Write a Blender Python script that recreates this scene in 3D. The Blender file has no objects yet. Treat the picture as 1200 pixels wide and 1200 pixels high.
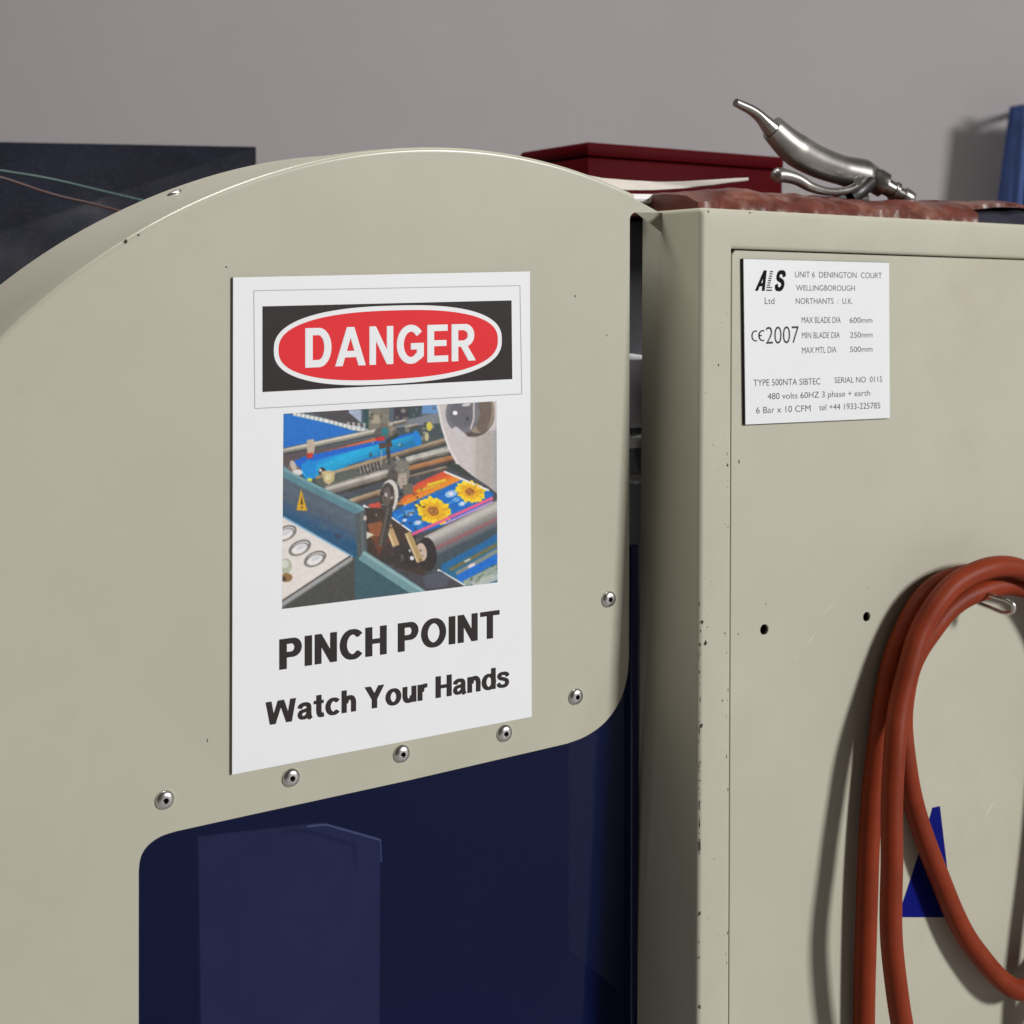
import bpy, bmesh, math, random
import numpy as np
from mathutils import Vector, Matrix

sc = bpy.context.scene
col = sc.collection
random.seed(4); rng = np.random.default_rng(4)

# ------------------------------------------------------------------ camera
F = 1700.0                 # focal length in pixels of the 1200 px photograph
HX, HY = 600.0, 262.0      # vanishing point of the view axis (shifted lens: uprights stay parallel)
CAM = Vector((0, 0, 1.30))
cd = bpy.data.cameras.new('camera'); cam = bpy.data.objects.new('camera', cd); col.objects.link(cam)
cam.location = CAM; cam.rotation_euler = (math.radians(90), 0, 0)
cd.sensor_width = 36; cd.lens = 36 * F / 1200; cd.shift_y = -(600 - HY) / 1200
cd.clip_start = .05; cd.clip_end = 50
cd.dof.use_dof = True; cd.dof.focus_distance = 1.12; cd.dof.aperture_fstop = 9
sc.camera = cam

# ------------------------------------------------------------------ light
w = bpy.data.worlds.new('World'); sc.world = w; w.use_nodes = True
bg = w.node_tree.nodes['Background']; bg.inputs[0].default_value = (1, .90, .76, 1); bg.inputs[1].default_value = .052

def lamp(name, loc, target, sx, sy, power, colr):
    l = bpy.data.lights.new(name, 'AREA'); l.shape = 'RECTANGLE'; l.size = sx; l.size_y = sy
    l.energy = power; l.color = colr
    o = bpy.data.objects.new(name, l); col.objects.link(o)
    o.location = loc
    o.rotation_euler = (Vector(target) - Vector(loc)).to_track_quat('-Z', 'Y').to_euler()
    return o
lamp('work_lamp', (8.2, -3.6, 4.3), (.12, 1.12, 1.08), 1.25, 1.25, 985, (1, 1, 1))
lamp('ceiling_lamp', (-.55, 1.35, 3.2), (-.3, 1.2, 1.2), .25, 1.3, 42, (1, .98, .95))

sc.view_settings.view_transform = 'Standard'; sc.view_settings.look = 'None'
sc.view_settings.exposure = 0; sc.view_settings.gamma = 1
sc.render.engine = 'CYCLES'

# ------------------------------------------------------------------ helpers: frames and pixels
def s2l(c):
    c = np.asarray(c, float) / 255
    return np.where(c <= .04045, c / 12.92, ((c + .055) / 1.055) ** 2.4)
def rgb(r, g, b): return tuple(float(x) for x in s2l((r, g, b))) + (1.0,)

def ray(px, py): return Vector(((px - HX) / F, 1, (HY - py) / F))
class Frame:
    def __init__(self, o, e1, e2):
        e1 = e1.normalized(); e2 = (e2 - e1 * e2.dot(e1)).normalized(); e3 = e1.cross(e2)
        self.o, self.e1, self.e2, self.e3 = o, e1, e2, e3
        self.M = Matrix((( e1.x, e2.x, e3.x, o.x), (e1.y, e2.y, e3.y, o.y), (e1.z, e2.z, e3.z, o.z), (0, 0, 0, 1)))
        self.Mi = self.M.inverted()
    def pix(self, px, py, w=0.0):
        d = ray(px, py); p0 = self.o + self.e3 * w
        t = (p0 - CAM).dot(self.e3) / d.dot(self.e3)
        q = self.Mi @ (CAM + d * t)
        return q.x, q.y
    def p3(self, px, py, w=0.0):
        u, v = self.pix(px, py, w); return Vector((u, v, w))
    def proj(self, u, v, w):
        p = self.M @ Vector((u, v, w)) - CAM
        return HX + F * p.x / p.y, HY - F * p.z / p.y
VX = 3560.0
G = Frame(CAM + ray(272, 908) * 1.038, Vector(((VX - HX) / F, 1, 0)), Vector((0, 0, 1)))
C = Frame(CAM + ray(822, 243) * 1.18, Vector(((3464 - HX) / F, 1, (HY - 383) / F)), Vector((356 / F, 1, 33200 / F)))

# ------------------------------------------------------------------ helpers: objects
def link(o, parent=None):
    col.objects.link(o)
    if parent is not None: o.parent = parent
    return o
def mesh_obj(name, verts, faces, mat, parent=None, smooth=None):
    me = bpy.data.meshes.new(name); me.from_pydata([tuple(v) for v in verts], [], faces); me.update()
    if mat: me.materials.append(mat)
    if smooth is not None:
        me.polygons.foreach_set('use_smooth', [True] * len(me.polygons))
        me.set_sharp_from_angle(angle=math.radians(smooth))
    return link(bpy.data.objects.new(name, me), parent)
def bm_obj(name, bm, mat, parent=None, smooth=None):
    me = bpy.data.meshes.new(name); bm.to_mesh(me); bm.free()
    if mat: me.materials.append(mat)
    if smooth is not None:
        me.polygons.foreach_set('use_smooth', [True] * len(me.polygons))
        me.set_sharp_from_angle(angle=math.radians(smooth))
    return link(bpy.data.objects.new(name, me), parent)
def thing(name, label, cat, frame=None, group=None):
    o = bpy.data.objects.new(name, None); col.objects.link(o); o.empty_display_size = .05
    if frame: o.matrix_world = frame.M
    o['label'] = label; o['category'] = cat
    if group: o['group'] = group
    return o
def tag(o, label, cat, frame=None):
    o['label'] = label; o['category'] = cat
    if frame: o.matrix_world = frame.M
    return o
def struct(o): o['kind'] = 'structure'; return o

def panel(name, contours, wfront, thick, bevel, mat, parent, smooth=40, res=2):
    """flat sheet with holes and softened edges, front face at wfront"""
    cu = bpy.data.curves.new(name, 'CURVE'); cu.dimensions = '2D'; cu.fill_mode = 'BOTH'
    for c in contours:
        s = cu.splines.new('POLY'); s.points.add(len(c) - 1); s.use_cyclic_u = True
        for p, q in zip(s.points, c): p.co = (q[0], q[1], 0, 1)
    cu.extrude = max(thick / 2 - bevel, 0); cu.bevel_depth = bevel; cu.offset = -bevel; cu.bevel_resolution = res
    tmp = bpy.data.objects.new(name + '_tmp', cu); col.objects.link(tmp)
    dg = bpy.context.evaluated_depsgraph_get(); dg.update()
    me = bpy.data.meshes.new_from_object(tmp.evaluated_get(dg)); me.name = name
    bpy.data.objects.remove(tmp); bpy.data.curves.remove(cu)
    me.transform(Matrix.Translation((0, 0, wfront - thick / 2)))
    me.materials.clear(); me.materials.append(mat)
    me.polygons.foreach_set('use_smooth', [True] * len(me.polygons)); me.set_sharp_from_angle(angle=math.radians(smooth))
    return link(bpy.data.objects.new(name, me), parent)

def add_box(bm, a, b, bev=0, seg=2):
    vs = [bm.verts.new((x, y, z)) for x in (a[0], b[0]) for y in (a[1], b[1]) for z in (a[2], b[2])]
    f = [(0, 1, 3, 2), (4, 6, 7, 5), (0, 4, 5, 1), (2, 3, 7, 6), (0, 2, 6, 4), (1, 5, 7, 3)]
    fs = [bm.faces.new([vs[i] for i in q]) for q in f]
    bmesh.ops.recalc_face_normals(bm, faces=fs)
    if bev:
        es = list({e for x in fs for e in x.edges})
        bmesh.ops.bevel(bm, geom=es, offset=bev, segments=seg, profile=.5, affect='EDGES')
def box(name, a, b, mat, parent=None, bev=0, seg=2):
    bm = bmesh.new(); add_box(bm, a, b, bev, seg); return bm_obj(name, bm, mat, parent, 35 if bev else None)

def spline(pts, n=10, closed=False):
    P = [Vector(p) for p in pts]; out = []
    m = len(P)
    for i in range(m if closed else m - 1):
        a = P[(i - 1) % m] if closed or i > 0 else P[0] * 2 - P[1]
        b = P[i]; c = P[(i + 1) % m]
        d = P[(i + 2) % m] if closed or i + 2 < m else P[-1] * 2 - P[-2]
        for k in range(n):
            t = k / n
            out.append(.5 * ((2 * b) + (c - a) * t + (2 * a - 5 * b + 4 * c - d) * t * t + (3 * b - a - 3 * c + d) * t ** 3))
    if not closed: out.append(P[-1])
    return out
def tube_data(path, rad, seg=12, cap=True, flat=1.0, up=Vector((0, 0, 1))):
    n = len(path); V = []; Fc = []
    tprev = None; nrm = None
    for i, p in enumerate(path):
        t = (path[min(i + 1, n - 1)] - path[max(i - 1, 0)]).normalized()
        if nrm is None:
            a = up if abs(t.dot(up)) < .9 else Vector((1, 0, 0))
            nrm = (a - t * a.dot(t)).normalized()
        else:
            nrm = (nrm - t * nrm.dot(t)).normalized()
        bn = t.cross(nrm)
        r = rad[i] if hasattr(rad, '__len__') else rad
        for k in range(seg):
            a = 2 * math.pi * k / seg
            V.append(p + nrm * (math.cos(a) * r * flat) + bn * (math.sin(a) * r))
    for i in range(n - 1):
        for k in range(seg):
            k2 = (k + 1) % seg
            Fc.append((i * seg + k, i * seg + k2, (i + 1) * seg + k2, (i + 1) * seg + k))
    if cap:
        Fc.append(tuple(range(seg))[::-1]); Fc.append(tuple((n - 1) * seg + k for k in range(seg)))
    return V, Fc
def tube(name, path, rad, mat, parent=None, seg=12, flat=1.0, up=Vector((0, 0, 1)), cap=True):
    V, Fc = tube_data(path, rad, seg, cap, flat, up)
    return mesh_obj(name, V, Fc, mat, parent, 50)

# ------------------------------------------------------------------ materials
def mat(name, base, rough=.5, metal=0.0, spec=.5, var=0.0, var_scale=8, bump=0.0, bump_scale=400, coat=0.0,
        dirt=None, dirt_amt=0.0, dirt_scale=3.0, rough_var=0.0):
    m = bpy.data.materials.new(name); m.use_nodes = True; nt = m.node_tree; N = nt.nodes; L = nt.links
    b = N['Principled BSDF']
    b.inputs['Roughness'].default_value = rough; b.inputs['Metallic'].default_value = metal
    b.inputs['Specular IOR Level'].default_value = spec; b.inputs['Coat Weight'].default_value = coat
    b.inputs['Base Color'].default_value = base
    tc = N.new('ShaderNodeTexCoord')
    out = None
    if var or dirt:
        nz = N.new('ShaderNodeTexNoise'); nz.inputs['Scale'].default_value = var_scale; nz.inputs['Detail'].default_value = 6
        nz.inputs['Roughness'].default_value = .6
        L.new(tc.outputs['Object'], nz.inputs['Vector'])
        rp = N.new('ShaderNodeValToRGB'); rp.color_ramp.elements[0].position = .3; rp.color_ramp.elements[1].position = .7
        rp.color_ramp.elements[0].color = tuple(x * (1 - var) for x in base[:3]) + (1,)
        rp.color_ramp.elements[1].color = tuple(min(1, x * (1 + var)) for x in base[:3]) + (1,)
        L.new(nz.outputs['Fac'], rp.inputs['Fac']); out = rp.outputs['Color']
    if dirt:
        nd = N.new('ShaderNodeTexNoise'); nd.inputs['Scale'].default_value = dirt_scale; nd.inputs['Detail'].default_value = 9
        nd.inputs['Roughness'].default_value = .68
        L.new(tc.outputs['Object'], nd.inputs['Vector'])
        rd = N.new('ShaderNodeMapRange'); rd.inputs['From Min'].default_value = .54; rd.inputs['From Max'].default_value = .78
        rd.inputs['To Max'].default_value = dirt_amt
        L.new(nd.outputs['Fac'], rd.inputs['Value'])
        mx = N.new('ShaderNodeMix'); mx.data_type = 'RGBA'; mx.inputs[7].default_value = dirt
        L.new(rd.outputs[0], mx.inputs[0]); L.new(out, mx.inputs[6]); out = mx.outputs[2]
    if out is not None: L.new(out, b.inputs['Base Color'])
    if rough_var:
        nr = N.new('ShaderNodeTexNoise'); nr.inputs['Scale'].default_value = 14; nr.inputs['Detail'].default_value = 7
        L.new(tc.outputs['Object'], nr.inputs['Vector'])
        mr = N.new('ShaderNodeMapRange'); mr.inputs['From Min'].default_value = .3; mr.inputs['From Max'].default_value = .7
        mr.inputs['To Min'].default_value = max(0, rough - rough_var); mr.inputs['To Max'].default_value = rough + rough_var
        L.new(nr.outputs['Fac'], mr.inputs['Value']); L.new(mr.outputs[0], b.inputs['Roughness'])
    if bump:
        nb = N.new('ShaderNodeTexNoise'); nb.inputs['Scale'].default_value = bump_scale; nb.inputs['Detail'].default_value = 3
        L.new(tc.outputs['Object'], nb.inputs['Vector'])
        bp = N.new('ShaderNodeBump'); bp.inputs['Strength'].default_value = bump; bp.inputs['Distance'].default_value = .0006
        L.new(nb.outputs['Fac'], bp.inputs['Height']); L.new(bp.outputs[0], b.inputs['Normal'])
    return m

BEIGE = mat('beige_paint', (.446, .430, .340, 1), .5, spec=.3, var=.045, var_scale=5, bump=.10, bump_scale=330,
            dirt=(.36, .31, .20, 1), dirt_amt=.38, dirt_scale=4.5, rough_var=.05)
WHITE = mat('sign_white', (.79, .795, .80, 1), .5, spec=.3, var=.008, var_scale=20)
SEDGE = mat('sign_core', (.30, .25, .19, 1), .7)
PRINT_DARK = mat('print_dark', (.032, .026, .025, 1), .55, spec=.15, var=.06, var_scale=60)
PRINT_RED = mat('print_red', (.72, .030, .036, 1), .55, spec=.15, var=.02, var_scale=40)
PRINT_LINE = mat('print_line', (.36, .36, .37, 1), .5)
PLATE = mat('plate_white', (.73, .745, .745, 1), .45, spec=.4, var=.015, var_scale=25)
PLATE_CORE = mat('plate_black', (.010, .010, .010, 1), .45)
ENGRAVE = mat('engraved_grey', (.045, .045, .045, 1), .6, spec=.1)
INK = mat('ink_black', (.006, .006, .006, 1), .6, spec=.05)
NAVY = mat('navy_gloss', (.0035, .0085, .055, 1), .16, spec=.3, var=.12, var_scale=6, coat=.25, rough_var=.05)
STEEL = mat('steel', (.66, .65, .63, 1), .32, 1.0, bump=.05, bump_scale=900, rough_var=.08)
DARKHOLE = mat('dark_inside', (.004, .003, .002, 1), .9, spec=.03)
BLOCKM = mat('block_grey', (.80, .80, .83, 1), .6)
RIMPAINT = mat('beige_paint_glossier', (.446, .430, .340, 1), .30, spec=.55, var=.06, var_scale=9, dirt=(.62, .57, .46, 1), dirt_amt=.35, dirt_scale=12)  # same beige made glossier to bring out the highlight on the rim edge
GREYMETAL = mat('grey_metal', (.16, .165, .18, 1), .5, .3)
PALEMETAL = mat('pale_metal', (.85, .86, .84, 1), .45, .0)
BLUEDECAL = mat('blue_vinyl', (.001, .004, .13, 1), .5, spec=.08)
HOSE = mat('red_rubber', (.205, .029, .0085, 1), .5, spec=.16, var=.16, var_scale=30, bump=.16, bump_scale=500,
           dirt=(.30, .13, .09, 1), dirt_amt=.18, dirt_scale=14)
CHIP = mat('bare_rust', (.035, .02, .012, 1), .8, var=.4, var_scale=300)

# ------------------------------------------------------------------ floor and wall
FLOOR = mat('floor_concrete', (.42, .40, .41, 1), .8, var=.12, var_scale=3)
WALL = mat('wall_paint', (.34, .312, .318, 1), .8, var=.03, var_scale=2, bump=.3, bump_scale=60)
struct(mesh_obj('floor', [(-5, -3, 0), (6, -3, 0), (6, 5, 0), (-5, 5, 0)], [(0, 1, 2, 3)], FLOOR))
bm = bmesh.new(); add_box(bm, (-5, 3.4, 0), (6, 3.55, 3.6)); struct(bm_obj('wall', bm, WALL))

# ------------------------------------------------------------------ the cutting machine
machine = thing('cutting_machine', 'beige curved machine guard with riveted rim over glossy navy blue panel', 'machine', G)
arcpx = [(0, 393.7), (75, 330), (145, 283.7), (200, 251), (250, 227.5), (300, 206), (682.5, 201), (705, 211), (742, 227)]
A = np.array([G.pix(*p) for p in arcpx])
sol, *_ = np.linalg.lstsq(np.c_[2 * A, np.ones(len(A))], (A ** 2).sum(1), rcond=None)
ac = sol[:2]; aR = math.sqrt(sol[2] + (ac ** 2).sum())
print('arc', ac, aR, np.hypot(*(A - ac).T) - aR)
aleft = math.pi * 1.0
uR, vR = G.pix(812, 262)            # tab of the guard running behind the cabinet
aright = math.acos(min(.999, (uR - ac[0]) / aR))
NA = 150
ang = np.linspace(aleft, aright, NA)
def arc(r): return [(ac[0] + r * math.cos(a), ac[1] + r * math.sin(a)) for a in ang]
RB = .0030; FL = .0008; RIMD = .165
inner = arc(aR - RB - FL)
GB = G.pix(100, 1420)[1]
notch_v = G.pix(736, 249)[1]; ue = G.pix(738, 600)[0]
lower = [(uR, inner[-1][1] - .02), (uR, notch_v)]
for k in range(7):                                   # rounded inside corner of the notch
    a = math.pi / 2 + k / 6 * math.pi / 2; lower.append((ue + .006 + .006 * math.cos(a), notch_v - .006 + .006 * math.sin(a)))
cpts = [(737, 770), (735, 792), (729.5, 814), (719, 834), (704, 851), (684, 864), (664, 871.5)]
lower += [G.pix(p.x, p.y) for p in spline([(x, y, 0) for x, y in cpts], 5)]
lower += [G.pix(*p) for p in [(480, 914.2), (300, 953.5), (226, 969.8)]]
q = [G.pix(p.x, p.y) for p in spline([(x, y, 0) for x, y in [(206, 974.2), (190, 979.5), (177, 987.5), (168.5, 997), (164, 1008), (162.5, 1022)]], 5)]
lower += q
lower += [(q[-1][0], GB), (inner[0][0], GB)]
outline = inner + lower
bm = bmesh.new()
fv = [bm.verts.new((x, y, 0)) for x, y in outline]; fc = bm.faces.new(fv)
if fc.normal.z == 0: fc.normal_update()
if fc.normal.z < 0: fc.normal_flip()
bv = [bm.verts.new((x, y, -.0022)) for x, y in outline]
cv = [bm.verts.new((x, y, -.0003)) for x, y in outline]
for i in range(NA - 1, len(outline)):
    j = (i + 1) % len(outline)
    bm.faces.new([fv[j], fv[i], bv[i], bv[j]])
bmesh.ops.delete(bm, geom=cv, context='VERTS')
guard = bm_obj('guard_panel', bm, BEIGE, machine)
# rolled rim
prof = [(-RB - FL, 0), (-RB, 0)] + [(-RB + RB * math.sin(a), -RB + RB * math.cos(a)) for a in np.linspace(.12, math.pi / 2, 8)]
prof += [(0, -.012), (0, -.030), (0, -.055), (0, -.08), (0, -.12), (0, -RIMD), (-.004, -RIMD), (-.004, -.02)]
V = []; Fc = []
for a in ang:
    for t, ww in prof:
        wob = .0006 * math.sin(a * 9 + ww * 40) * min(1, -ww / .02)
        V.append((ac[0] + (aR + t + wob) * math.cos(a), ac[1] + (aR + t + wob) * math.sin(a), ww))
n = len(prof)
NR = max(i for i in range(NA) if G.proj(V[i * n][0], V[i * n][1], 0)[0] < 744)
for i in range(NR):
    for k in range(n - 1):
        Fc.append((i * n + k, i * n + k + 1, (i + 1) * n + k + 1, (i + 1) * n + k))
rim = mesh_obj('guard_rim', V, Fc, RIMPAINT, machine, 45)
# navy body panel
un1 = G.pix(748, 900, -.004)[0]; un0 = G.pix(-60, 900)[0]
vt = G.pix(740, 640, -.004)[1]
uw = G.pix(741, 900)[0]
ACR = mat('navy_tinted', (.0040, .0095, .060, 1), .08, spec=.35)
nt = ACR.node_tree; mx = nt.nodes.new('ShaderNodeMixShader'); tr = nt.nodes.new('ShaderNodeBsdfTransparent'); tr.inputs[0].default_value = (.42, .46, .66, 1)
mx.inputs[0].default_value = .52
nt.links.new(nt.nodes['Principled BSDF'].outputs[0], mx.inputs[1]); nt.links.new(tr.outputs[0], mx.inputs[2]); nt.links.new(mx.outputs[0], nt.nodes['Material Output'].inputs[0])
mesh_obj('tinted_panel', [(un0, vt, -.003), (uw, vt, -.003), (uw, GB, -.003), (un0, GB, -.003)], [(3, 2, 1, 0)], ACR, machine)  # see-through, so the added reflection shape behind it shows
panel('navy_post', [[(uw, vt), (un1, vt), (un1, GB), (uw, GB)]], -.0028, .012, .0028, NAVY, machine, res=3)
LIL = mat('lilac_reflection', (.21, .19, .22, 1), .6, var=.2, var_scale=20)  # tone of a reflection, put in as a colour
panel('reflection_shape', [[G.pix(x, y, -.03) for x, y in [(236, 1300), (445, 1300), (446, 984), (382, 966), (232, 983)]]], -.03, .006, .0012, LIL, machine)  # added shape standing in for a reflection on the navy panel
tube('reflection_edge', [Vector((*G.pix(x, y, -.0095), -.0095)) for x, y in [(360, 968.5), (382, 966.5), (445.5, 984.5), (446.5, 1010)]], .0008, PALEMETAL, machine, 8)  # pale line added as the bright edge of that reflection
box('panel_back', (un0, GB, -.12), (uw, vt, -.10), DARKHOLE, machine)
# base down to the floor, dark back of the housing
zf = -G.o.z
box('machine_base', (un0, zf, -.40), (un1 - .004, GB + .02, -.004), NAVY, machine, .004)
box('housing_back', (un0, GB, -.40), (un1 - .03, ac[1] + .1, -.30), DARKHOLE, machine)
HOOD = mat('hood_dark', (.0026, .0036, .0100, 1), .45, spec=.05, var=.35, var_scale=12, coat=0, rough_var=.1,
           dirt=(.16, .16, .18, 1), dirt_amt=.13, dirt_scale=220)
# socket-head screws along the lower edge
def dome(r, h, cx=0, cy=0, w0=0):
    """button-head screw with hexagon socket, axis +w"""
    V = []; Fc = []; seg = 24
    rings = [(r * 1.0, 0), (r, h * .22), (r * .97, h * .40), (r * .88, h * .64), (r * .74, h * .83), (r * .58, h * .95), (r * .42, h), (r * .34, h)]
    for rr, z in rings:
        for k in range(seg):
            a = 2 * math.pi * k / seg; V.append((cx + rr * math.cos(a), cy + rr * math.sin(a), w0 + z))
    hexr = r * .34
    for z in (h, h * .25):
        for k in range(seg):
            a = 2 * math.pi * k / seg; s = math.pi / 3
            aa = ((a + .3) % s) - s / 2
            rr = hexr * math.cos(s / 2) / math.cos(aa)
            V.append((cx + rr * math.cos(a), cy + rr * math.sin(a), w0 + z))
    nr = len(rings) + 2
    for i in range(nr - 1):
        for k in range(seg):
            k2 = (k + 1) % seg
            Fc.append((i * seg + k, i * seg + k2, (i + 1) * seg + k2, (i + 1) * seg + k))
    Fc.append(tuple((nr - 1) * seg + k for k in range(seg)))
    return V, Fc
for sx, sy in [(193, 937), (341, 911), (470.5, 883), (591, 859), (674.5, 816), (713, 702)]:
    u, v = G.pix(sx, sy)
    V, Fc = dome(.0068, .0036, 0, 0, 0)
    s = mesh_obj('screw', V, Fc, STEEL, machine, 40); s.location = (u, v, -.0002); s.rotation_euler = (0, 0, random.random() * 6)
    dk = mesh_obj('socket', [(.0019 * math.cos(k * math.pi / 6), .0019 * math.sin(k * math.pi / 6), .00125) for k in range(12)], [tuple(range(12))], DARKHOLE, s)
# screw in the rim
best = min(((G.proj(ac[0] + aR * math.cos(a), ac[1] + aR * math.sin(a), ww), a, ww) for a in ang for ww in np.linspace(-.15, -.01, 45)),
           key=lambda t: (t[0][0] - 205) ** 2 + (t[0][1] - 228) ** 2)
a, ww = best[1], best[2]
V, Fc = dome(.0062, .0022)
s = mesh_obj('rim_screw', V, Fc, STEEL, machine, 40)
s.location = (ac[0] + aR * math.cos(a), ac[1] + aR * math.sin(a), ww)
s.rotation_euler = Vector((math.cos(a), math.sin(a), 0)).to_track_quat('Z', 'Y').to_euler()
# works seen through the slot beside the guard
def slab(name, px, w0, w1, m, bev=.001):
    a = G.pix(px[0], px[3], w1); b = G.pix(px[2], px[1], w1)
    return box(name, (a[0], a[1], w0), (b[0], b[1], w1), m, machine, bev)
slab('bearing_block', (715, 418, 800, 504), -.09, -.040, BLOCKM)
slab('slide_rail', (715, 508, 800, 528), -.08, -.030, PALEMETAL)
slab('shaft_end', (744, 561, 790, 566), -.06, -.025, PALEMETAL)
slab('slot_back', (700, 236, 830, 1300), -.15, -.13, DARKHOLE)
slab('lower_bracket', (700, 600, 800, 690), -.11, -.09, mat('brown_metal', (.03, .026, .024, 1), .6))
# bed behind the cabinet, on which the loose things lie
def cw(u, v, ww): return C.M @ Vector((u, v, ww))

# paint chips on the guard
def chips(name, frame, spots, w0, parent, m=CHIP):
    V = []; Fc = []
    for (px, py, rx, ry) in spots:
        u, v = frame.pix(px, py, w0); s = 1.2 / F; nn = 9; b0 = len(V)
        for k in range(nn):
            a = 2 * math.pi * k / nn; r = .65 + .7 * random.random()
            V.append((u + rx * s * r * math.cos(a), v + ry * s * r * math.sin(a), w0 + .00006))
        Fc.append(tuple(range(b0, b0 + nn)))
    o = mesh_obj(name, V, Fc, m, parent); o['kind'] = 'stuff'; return o
chips('paint_chips', G, [(147, 283.5, 1.6, 2.6), (162, 275.5, 1.2, .8), (265, 313, 1, 1), (674, 347, .8, 1.4), (711, 393, .7, 1.4), (243, 868, .6, 2)], 0, machine)

# ------------------------------------------------------------------ danger sign
sign = thing('danger_sign', 'white danger pinch point sign with printed press photograph stuck on beige guard', 'sign', G)
WS = .0024
sc_px = [(273.2, 325), (621, 318), (623.2, 840), (272, 908)]
sq = [G.pix(*p, WS) for p in sc_px]
def lerp2(a, b, t): return (a[0] + (b[0] - a[0]) * t, a[1] + (b[1] - a[1]) * t)
ol = []
for k in range(4):
    for t in np.linspace(0, 1, 16, endpoint=False): ol.append(lerp2(sq[k], sq[(k + 1) % 4], t))
ol2 = ol[::-1]
panel('board_core', [ol2], WS - .0004, .0018, .00005, SEDGE, sign)
panel('board', [ol2], WS, .00038, .0001, WHITE, sign)
def flat(name, polys, frame, w0, m, parent, px=True):
    """printed patch; polys are pixel outlines lying on the surface at height w0"""
    V = []; Fc = []
    for k, p in enumerate(polys):
        b = len(V)
        for x, y in p:
            u, v = frame.pix(x, y, w0) if px else (x, y)
            V.append((u, v, w0 + k * 8e-6))
        Fc.append(tuple(range(b, b + len(p))))
    o = mesh_obj(name, V, Fc, m, parent)
    bm = bmesh.new(); bm.from_mesh(o.data)
    for f in bm.faces:
        f.normal_update()
        if f.normal.z < 0: f.normal_flip()
    bm.to_mesh(o.data); bm.free()
    return o
def quad_line(c, th):
    """thin frame line round a pixel quad"""
    out = []
    for i in range(4):
        a = np.array(c[i], float); b = np.array(c[(i + 1) % 4], float); d = b - a; nn = np.array([-d[1], d[0]]) / np.hypot(*d) * th / 2
        out.append([a + nn, b + nn, b - nn, a - nn])
    return out
LY = 6e-5
bl = flat('border_line', quad_line([(297.4, 340.7), (609.3, 334.7), (611.5, 461.6), (298.6, 478.8)], .95), G, WS + LY, PRINT_LINE, sign)
hb = flat('header_block', [[(307.5, 359), (599.5, 352), (600.4, 444.3), (307.5, 459.5)]], G, WS + LY, PRINT_DARK, sign)
def sup(u0, u1, v0l, v1l, e=2.5, n=96):
    cx = (u0 + u1) / 2; cy = (v0l + v1l) / 2; rx = (u1 - u0) / 2; ry = abs(v1l - v0l) / 2; out = []
    for k in range(n):
        a = 2 * math.pi * k / n; c, s = math.cos(a), math.sin(a)
        out.append((cx + rx * math.copysign(abs(c) ** (2 / e), c), cy + ry * math.copysign(abs(s) ** (2 / e), s)))
    return out
oL = G.pix(320.8, 410, WS)[0]; oR = G.pix(588, 400, WS)[0]
oT = G.pix(455, 358.3, WS)[1]; oB = G.pix(455, 450.2, WS)[1]
flat('oval_border', [sup(oL, oR, oT, oB)], G, WS + 2 * LY, WHITE, hb, px=False)
bw = .0036
flat('oval', [sup(oL + bw, oR - bw, oT - bw, oB + bw)], G, WS + 3 * LY, PRINT_RED, hb, px=False)

# --- bold grotesque lettering, drawn as strokes; cap height 1
def ring(cx, cy, rx, ry, tx, ty, a0, a1, n=26):
    A = np.radians(np.linspace(a0, a1, n)); P = []
    for i in range(n - 1):
        q = []
        for a, k in ((A[i], 0), (A[i + 1], 0), (A[i + 1], 1), (A[i], 1)):
            q.append((cx + (rx - k * tx) * math.cos(a), cy + (ry - k * ty) * math.sin(a)))
        P.append(q)
    return P
def bar(x0, y0, x1, y1): return [[(x0, y0), (x1, y0), (x1, y1), (x0, y1)]]
def ribbon(pts, th, n=8):
    c = [np.array((p.x, p.y)) for p in spline([(x, y, 0) for x, y in pts], n)]; P = []; L = []
    for i in range(len(c)):
        d = c[min(i + 1, len(c) - 1)] - c[max(i - 1, 0)]; d = d / np.hypot(*d); nn = np.array([-d[1], d[0]]) * th / 2
        L.append((c[i] + nn, c[i] - nn))
    for i in range(len(c) - 1): P.append([L[i][0], L[i + 1][0], L[i + 1][1], L[i][1]])
    return P
S_, T_ = .215, .185
def oneseg(p): return [p]
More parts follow.
